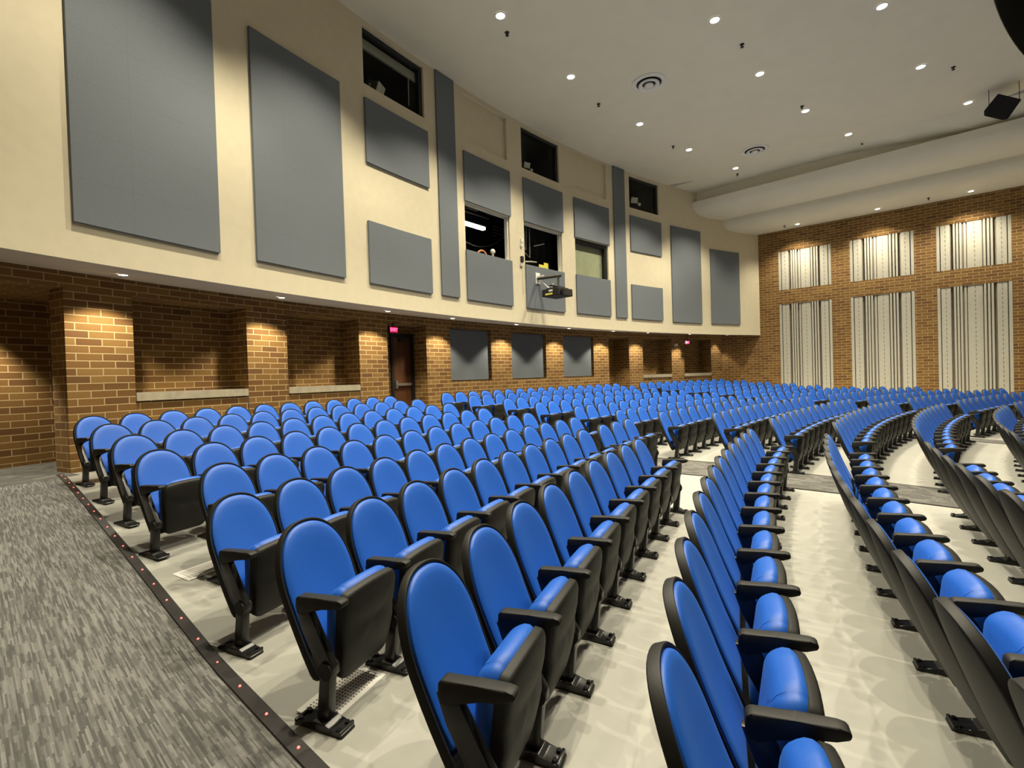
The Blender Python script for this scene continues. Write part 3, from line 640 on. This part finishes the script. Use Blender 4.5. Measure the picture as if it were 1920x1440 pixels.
# hanging loudspeaker and pipes in the black opening
sp0 = Vector((13.48, 13.3, 6.92+H)); e = empty('hanging_loudspeaker', sp0); tag(e, 'black wedge loudspeaker hung on wires below the ceiling at the right', 'loudspeaker')
bm = bmesh.new()
view = Vector((13.48, 13.3, 5.2)).normalized(); vx = view.cross(Vector((0, 0, 1))).normalized(); vy = vx.cross(view)
pts = [(-.30, .03), (-.02, .36), (.42, .04), (.15, -.36), (.05, -.34), (-.30, -.10)]
fr = [bm.verts.new(vx*x+vy*y-view*.1) for x, y in pts]; bk = [bm.verts.new(vx*(x*.75+.03)+vy*(y*.75-.02)+view*.45) for x, y in pts]
bm.faces.new(fr); bm.faces.new(bk[::-1])
for k in range(6): bm.faces.new((fr[k], fr[(k+1) % 6], bk[(k+1) % 6], bk[k]))
bmesh.ops.bevel(bm, geom=bm.edges[:], offset=.012, segments=2, affect='EDGES'); obj('cabinet', bm, M['black'], e)
for x, y in ((-.20, .10), (.38, .05)):
    bm = bmesh.new(); q = vx*x+vy*y+view*.1; tube(bm, [q, Vector((q.x, q.y, zc-sp0.z))], .008, 6); obj('hanging_wire', bm, M['dark'], e)
for k, (r, z0) in enumerate(((23.5, .7), (22.6, .8))):
    bm = bmesh.new(); tube(bm, [pol(r, 150-2*j, zc+z0) for j in range(20)], .035, 8); tag(obj('lighting_pipe', bm, M['dark']), ('nearer' if k == 0 else 'farther') + ' curved dark pipe inside the black ceiling opening', 'pipe', 'pipes in the black opening')
# floor air grilles
for c, s0, yaw, lab in (((-2.57, 4.0), (.42, .22), 153, 'white perforated floor grille beside the sixth-row end seat'), ((-.93, 2.52), (.42, .22), 157, 'white perforated floor grille under the seventh-row end seat')):
    r = math.hypot(c[0]-CX, c[1]-CY); e = empty('floor_grille', (c[0], c[1], fz(r)), math.radians(yaw-90)); tag(e, lab, 'floor grille', 'white floor grilles')
    e.rotation_euler[0] = .075
    bm = bmesh.new(); box(bm, (0, 0, .004), (s0[0], s0[1], .006), bev=.002); obj('plate', bm, M['white'], e)
    bm = bmesh.new()
    for i in range(18):
        for j in range(9): box(bm, (-.17+.02*i, -.075+.0187*j, .0075), (.008, .009, .002))
    obj('holes', bm, M['wellside'], e)

# ------------------------------------------------------------------ the chair
AL = math.radians(21.8)
def offset_ring(pts, d):
    n = len(pts); out = []
    for i in range(n):
        a, b = pts[i-1], pts[(i+1) % n]; tx, ty = b[0]-a[0], b[1]-a[1]; l = math.hypot(tx, ty) or 1
        out.append((pts[i][0]-ty/l*d, pts[i][1]+tx/l*d))
    return out
def scale_ring(pts, k):
    cx = sum(p[0] for p in pts)/len(pts); cy = sum(p[1] for p in pts)/len(pts)
    return [(cx+(p[0]-cx)*k, cy+(p[1]-cy)*k) for p in pts]
def shell(bm, base, spec, fmap, mi=0):      # spec: list of ('o', inset, h) or ('s', scale, h); base outline runs anticlockwise
    rings = []
    for kind, v, h in spec:
        if kind == 'c':
            cx = sum(p[0] for p in base)/len(base); cy = sum(p[1] for p in base)/len(base)
            rings.append([bm.verts.new(fmap(cx, cy, h))]); continue
        if kind == 'o': pts = offset_ring(base, v)
        else: pts = scale_ring(offset_ring(base, .03), v)
        rings.append([bm.verts.new(fmap(x, y, h)) for x, y in pts])
    n = len(base)
    for a, b in zip(rings, rings[1:]):
        for k in range(n):
            if len(a) == 1: bm.faces.new((a[0], b[(k+1) % n], b[k])).material_index = mi
            elif len(b) == 1: bm.faces.new((a[k], a[(k+1) % n], b[0])).material_index = mi
            else: bm.faces.new((a[k], a[(k+1) % n], b[(k+1) % n], b[k])).material_index = mi
def back_outline(n=14, sb=0.):
    LT, s0 = .777, .45; pts = []
    def w(s):
        if s <= s0: return .228+.017*s/s0
        return .245*max(0, 1-((s-s0)/(LT-s0))**2.25)**(1/2.25)
    right = []
    for k in range(4): a = -PI/2+PI/2*k/3; right.append((.228-.05+.05*math.cos(a), sb+.05+.05*math.sin(a)))
    for k in range(1, 5): s = sb+.05+(s0-sb-.05)*k/4; right.append((w(s), s))
    for k in range(1, n+1):
        a = PI/2*k/n; s = s0+(LT-s0)*math.sin(a)**.95; right.append((w(s), s))
    right[-1] = (0., LT)
    left = [(-x, s) for x, s in right[:-1]][::-1]
    return right+left
def bmap(x, s, h):
    h2 = h+.45*x*x-.02*math.sin(PI*min(1, s/.787))
    return Vector((x, .262-s*math.sin(AL)+h2*math.cos(AL), .155+s*math.cos(AL)+h2*math.sin(AL)))
def make_back(bm, mi=0):
    o = back_outline()
    shell(bm, o, [('c', 0, -.027), ('s', .5, -.027), ('o', .02, -.027), ('o', .004, -.026), ('o', 0, -.022), ('o', 0, .008), ('o', .004, .014), ('o', .010, .015), ('o', .016, .012), ('o', .019, .002), ('s', .5, .002), ('c', 0, .002)], bmap, mi)
def make_backcush(bm, mi=0):
    o = back_outline(14, .13)
    shell(bm, o, [('o', .019, .000), ('o', .019, .012), ('o', .023, .021), ('o', .034, .028), ('o', .058, .033), ('s', .7, .036), ('s', .35, .036), ('c', 0, .036)], bmap, mi)
BE = math.atan2(.068, .43)
def seat_outline(w0, w1, LT, rc, n=6):
    pts = []
    for k in range(n+1): a = -PI/2+PI/2*k/n; pts.append((w0-rc+rc*math.cos(a), rc+rc*math.sin(a)))
    for k in range(1, 5): f = k/5; pts.append((w0+(w1-w0)*f, rc+(LT-2*rc)*f))
    for k in range(n+1): a = PI/2*k/n; pts.append((w1-rc*.8+rc*.8*math.cos(a), LT-rc+rc*math.sin(a)))
    for x in (.13, .07, 0.): pts.append((x, LT+.012*(1-(x/.16)**2)))
    return pts+[(-x, s) for x, s in pts[:-1]][::-1]
def smap(x, s, h):        # h grows towards the stage
    h2 = h-.22*x*x
    return Vector((x, .392+s*math.sin(BE)+h2*math.cos(BE), .157+s*math.cos(BE)-h2*math.sin(BE)))
def pan_bulge(x, s, h):
    k = h+(.018*math.sin(PI*min(1, max(0, s/.44)))-.014*math.exp(-((s-.27-.25*x*x)/.035)**2) if h > -.02 else 0)
    return smap(x, s, k)
def make_pan(bm, mi=0):
    o = seat_outline(.182, .205, .448, .06)
    shell(bm, o, [('c', 0, 0), ('s', .25, 0), ('s', .5, 0), ('s', .7, -.001), ('s', .88, -.003), ('o', .016, -.004), ('o', .005, -.010), ('o', 0, -.019), ('o', 0, -.046), ('o', .005, -.051), ('s', .5, -.051), ('c', 0, -.051)], pan_bulge, mi)
def make_seatcush(bm, mi=0):
    o = seat_outline(.176, .203, .448, .085)
    def cm(x, s, h): return smap(x, s+.010*max(0, s/.44-.6)/.4*math.exp(-((h+.08)/.03)**2), h)
    shell(bm, o, [('o', .006, -.046), ('o', .002, -.054), ('o', .0, -.068), ('o', .003, -.088), ('o', .010, -.108), ('o', .021, -.125), ('o', .036, -.137), ('o', .055, -.145), ('s', .6, -.151), ('s', .3, -.153), ('c', 0, -.153)], cm, mi)
def prism(bm, prof, x0, x1, bev=0., mi=0):       # polygon in (y, z) swept along x
    a = [bm.verts.new((x0, y, z)) for y, z in prof]; b = [bm.verts.new((x1, y, z)) for y, z in prof]
    fs = [bm.faces.new(a[::-1]), bm.faces.new(b)]
    n = len(prof)
    for k in range(n): fs.append(bm.faces.new((a[k], a[(k+1) % n], b[(k+1) % n], b[k])))
    for f in fs: f.material_index = mi
    if bev:
        es = list({e for f in fs for e in f.edges}); r = bmesh.ops.bevel(bm, geom=es, offset=bev, segments=2, affect='EDGES', profile=.5)
        for f in r['faces']: f.material_index = mi
def make_arm(bm, x, mi=0):
    top = [(.215, .562), (.218, .600), (.234, .611), (.36, .617), (.47, .623), (.495, .618), (.503, .604), (.496, .589), (.46, .580), (.38, .568), (.31, .546), (.255, .520), (.222, .525)]
    prism(bm, top, x-.027, x+.027, .008, mi)
def make_leg(bm, x, mi=0):
    prism(bm, [(.205, .56), (.285, .56), (.33, .47), (.43, .30), (.43, .262), (.40, .245), (.36, .25), (.32, .31), (.242, .45)], x-.019, x+.019, .004, mi)
    prism(bm, [(.355, .28), (.415, .28), (.392, .02), (.322, .02)], x-.024, x+.024, .004, mi)
def make_cap(bm, x, mi=0): cyl(bm, (x, .388, .277), .041, .058, 'X', 20, mi)
def make_foot(bm, x, mi=0):
    prism(bm, [(.20, .0), (.205, .016), (.235, .024), (.30, .028), (.32, .045), (.395, .045), (.415, .028), (.46, .022), (.49, .014), (.495, 0)], x-.045, x+.045, .005, mi)
    for y in (.232, .462):
        for dx in (-.028, .028): cyl(bm, (x+dx, y, .024), .011, .018, 'Z', 8, mi)
    for y in (.215, .478): prism(bm, [(y-.008, .01), (y-.008, .03), (y+.008, .03), (y+.008, .01)], x-.048, x+.048, .004, mi)
def mk(fn, name, mat, *a, smooth='auto'):
    bm = bmesh.new(); fn(bm, *a); weld(bm, 1e-5); return mesh_from(bm, name, M[mat], smooth)
ME = dict(back=mk(make_back, 'backrest', 'plastic'), bcush=mk(make_backcush, 'back_cushion', 'vinyl'), pan=mk(make_pan, 'seat_pan', 'plastic'), scush=mk(make_seatcush, 'seat_cushion', 'vinyl'))
for sd, x in (('L', .254), ('R', -.254)):
    ME['arm'+sd] = mk(make_arm, 'armrest', 'plastic', x); ME['leg'+sd] = mk(make_leg, 'leg', 'metal', x); ME['cap'+sd] = mk(make_cap, 'pivot_cap', 'plastic', x); ME['foot'+sd] = mk(make_foot, 'foot_plate', 'metal', x)
def whole(right):
    bm = bmesh.new(); make_back(bm, 0); make_backcush(bm, 1); make_pan(bm, 0); make_seatcush(bm, 1)
    for x in ((.254, -.254) if right else (.254,)): make_arm(bm, x, 0); make_leg(bm, x, 2); make_cap(bm, x, 0); make_foot(bm, x, 2)
    weld(bm, 1e-5); return mesh_from(bm, 'auditorium_chair', [M['plastic'], M['vinyl'], M['metal']], 'auto')
WH = {False: whole(False), True: whole(True)}

# ------------------------------------------------------------------ where the chairs stand
chairs = []                                     # key, row, place in row, theta, end of run, block
TA = [2.68829, 2.69608, 2.70337, 2.71312, 2.71348, 2.73053, 2.74060, 2.75200, 2.76113, 2.7745, 2.7900]
NA = [12, 12, 12, 12, 12, 13, 13, 9, 13, 13, 13]
for i, (t0, n) in enumerate(zip(TA, NA)):
    for k in range(n):
        th = t0-(k*PITCH+(.055 if i < 2 else .02 if i < 5 else .0)+(.22 if i == 6 and k > 9 else 0.))/ROWR[i]
        chairs.append(('A', i, k, th, k == n-1 or (i == 6 and k == 9)))
TB = [2.4717, 2.47322, 2.46969, 2.47352, 2.46901, 2.46326, 2.46591, 2.46309, 2.468, 2.4765, 2.475, 2.475]
EB = math.radians(128.3)
for i, t0 in enumerate(TB):
    n = int((t0-EB)*ROWR[i]/PITCH+1.15)
    for k in range(n): chairs.append(('B', i, k, t0-k*PITCH/ROWR[i], k == n-1))
TC = math.radians(125.55)
for i in range(12):
    e = math.radians(271.3)-TA[min(i, 10)]
    n = int((TC-e)*ROWR[i]/PITCH+1.2)
    for k in range(n): chairs.append(('C', i, k, TC-k*PITCH/ROWR[i], k == n-1))
YAW = 0.0
SMALL = set(); MASS = set(); SKIP = set()
def keys(t): return {'%s_%s' % (x.split(':')[0], n) for x in t.split() for n in x.split(':')[1].split(',')}
# chairs too small to show parts; chairs past the 300 largest in view; chairs the view does not show
SMALL = keys('B0:2 B1:3,4,5,6 B11:3,4,6,7 B2:3,4,5,6,7,8,9 B3:4,5,6,7,8,9,10,11 B4:6,7,8,9,10,11,12 B5:5,6,7,8,9,10 B6:6,7,8,9,10 B7:9,10,11,12 B8:12 C0:0,1 C1:0,1 C10:7,8 C2:0,1,2 C3:0,1,2 C4:0,1,2 C5:2,3 C6:2,3 C7:0,1,3,4 C8:0,1,4 C9:2,5,6,7')
MASS = keys('B0:3,4,5,6,7,8,9,10,11,12,13,14,15,16 B1:7,8,9,10,11,12,13,14,15 B11:5 B2:10,11,12,13,14 B3:12,13,14 B4:13,14 B5:11,12,13 B6:11,12,13 C0:2,3,4,5,6,7,8,9,10 C1:2,3,4,5,6,7,8,9,10 C10:9 C11:1 C2:3,4,5,6,7,8,9,10 C3:3,4,5,6,7,8,9,10 C4:3,4,5,6,7,8,9,10 C5:0,1,4,5,6,7,8,9,10,11 C6:0,1,4,5,6,7,8,9,10,11 C7:5,6,7,8,9,10,11 C8:5,6,7,8,9,10,11 C9:8,9,10,11,12')
SKIP = keys('A10:0,1,2,3,4,5,6 A9:0 C10:10,11,12 C11:2,3,4,5,6,7,8,9,10,11')
BLK = {'A': 'of the red-lit aisle block', 'B': 'of the centre block', 'C': 'of the far block'}
GRP = {'A': 'blue folding seats between the striped carpet and the middle aisle', 'B': 'blue folding seats of the centre block', 'C': 'blue folding seats of the far block by the diffusers'}
def chair_label(b, i, k, end):
    r = 'row ' + ORD[i+1] if False else ORD[i+1] + ' row from the brick back wall'
    if b == 'A':
        if k == 0: return 'blue folding chair at the red-lit carpet edge, ' + r
        return 'blue folding chair, ' + ORD[k+1] + ' from the red-lit carpet, ' + r
    if b == 'B':
        if k == 0: return 'blue chair just past the middle aisle, centre block, ' + r
        return 'blue chair, ' + ORD[k+1] + ' past the middle aisle, ' + r
    if k == 0: return 'blue chair just past the far aisle, far block, ' + r
    return 'blue chair, ' + ORD[k+1] + ' past the far aisle, ' + r
mass = []
for b, i, k, th, end in chairs:
    key = '%s%d_%d' % (b, i, k)
    if key in SKIP: continue
    p = pol(ROWR[i], math.degrees(th), ROWF[i]); rz = th+PI/2+YAW
    if key in MASS: mass.append((p, rz, end)); continue
    if key in SMALL:
        o = bpy.data.objects.new('auditorium_chair', WH[end]); o.location = p; o.rotation_euler = (0, 0, rz); link(o)
        tag(o, chair_label(b, i, k, end), 'chair', GRP[b]); continue
    e = empty('auditorium_chair', p, rz); tag(e, chair_label(b, i, k, end), 'chair', GRP[b])
    def part(me, nm, par): return link(bpy.data.objects.new(nm, me), par)
    part(ME['back'], 'backrest', e); part(ME['bcush'], 'back_cushion', e); part(ME['pan'], 'seat_pan', e); part(ME['scush'], 'seat_cushion', e)
    for sd in (('L', 'R') if end else ('L',)):
        part(ME['arm'+sd], 'armrest', e); l = part(ME['leg'+sd], 'leg', e); part(ME['cap'+sd], 'pivot_cap', l); part(ME['foot'+sd], 'foot_plate', l)
if mass:
    bm = bmesh.new()
    for p, rz, end in mass:
        n0 = len(bm.verts); bm.from_mesh(WH[end]); bm.verts.ensure_lookup_table()
        bmesh.ops.transform(bm, matrix=Matrix.Translation(p) @ Matrix.Rotation(rz, 4, 'Z'), verts=bm.verts[n0:])
    me = bpy.data.meshes.new('far_chairs'); bm.to_mesh(me); bm.free()
    for m in ('plastic', 'vinyl', 'metal'): me.materials.append(M[m])
    for q in me.polygons: q.use_smooth = True
    me.set_sharp_from_angle(angle=math.radians(38))
    o = link(bpy.data.objects.new('auditorium_chair', me)); tag(o, 'remaining small far blue chairs mostly hidden behind nearer rows', 'chair', kind='stuff')

# ------------------------------------------------------------------ world, camera
w = bpy.data.worlds.new('hall_ambient'); scene.world = w; w.use_nodes = True
w.node_tree.nodes['Background'].inputs[0].default_value = (1., .9, .7, 1.); w.node_tree.nodes['Background'].inputs[1].default_value = .10
pt, rl, f = .013274947, .031064367, 910.612
cp, sp_, cr, sr = math.cos(pt), math.sin(pt), math.cos(rl), math.sin(rl)
X = Vector((cr, -sr*sp_, -sr*cp)); Y = Vector((sr, cr*sp_, cr*cp)); Fw = Vector((0, cp, -sp_))
cam = bpy.data.cameras.new('camera'); cam.sensor_width = 36.; cam.lens = 36.*f/1920; cam.clip_end = 200.; cam.clip_start = .05
co = bpy.data.objects.new('camera', cam); link(co)
mw = Matrix((X, Y, -Fw)).transposed().to_4x4(); mw.translation = (0, 0, H); co.matrix_world = mw
scene.camera = co
scene.view_settings.view_transform = 'Standard'
scene.view_settings.look = 'None'
scene.view_settings.exposure = 0.
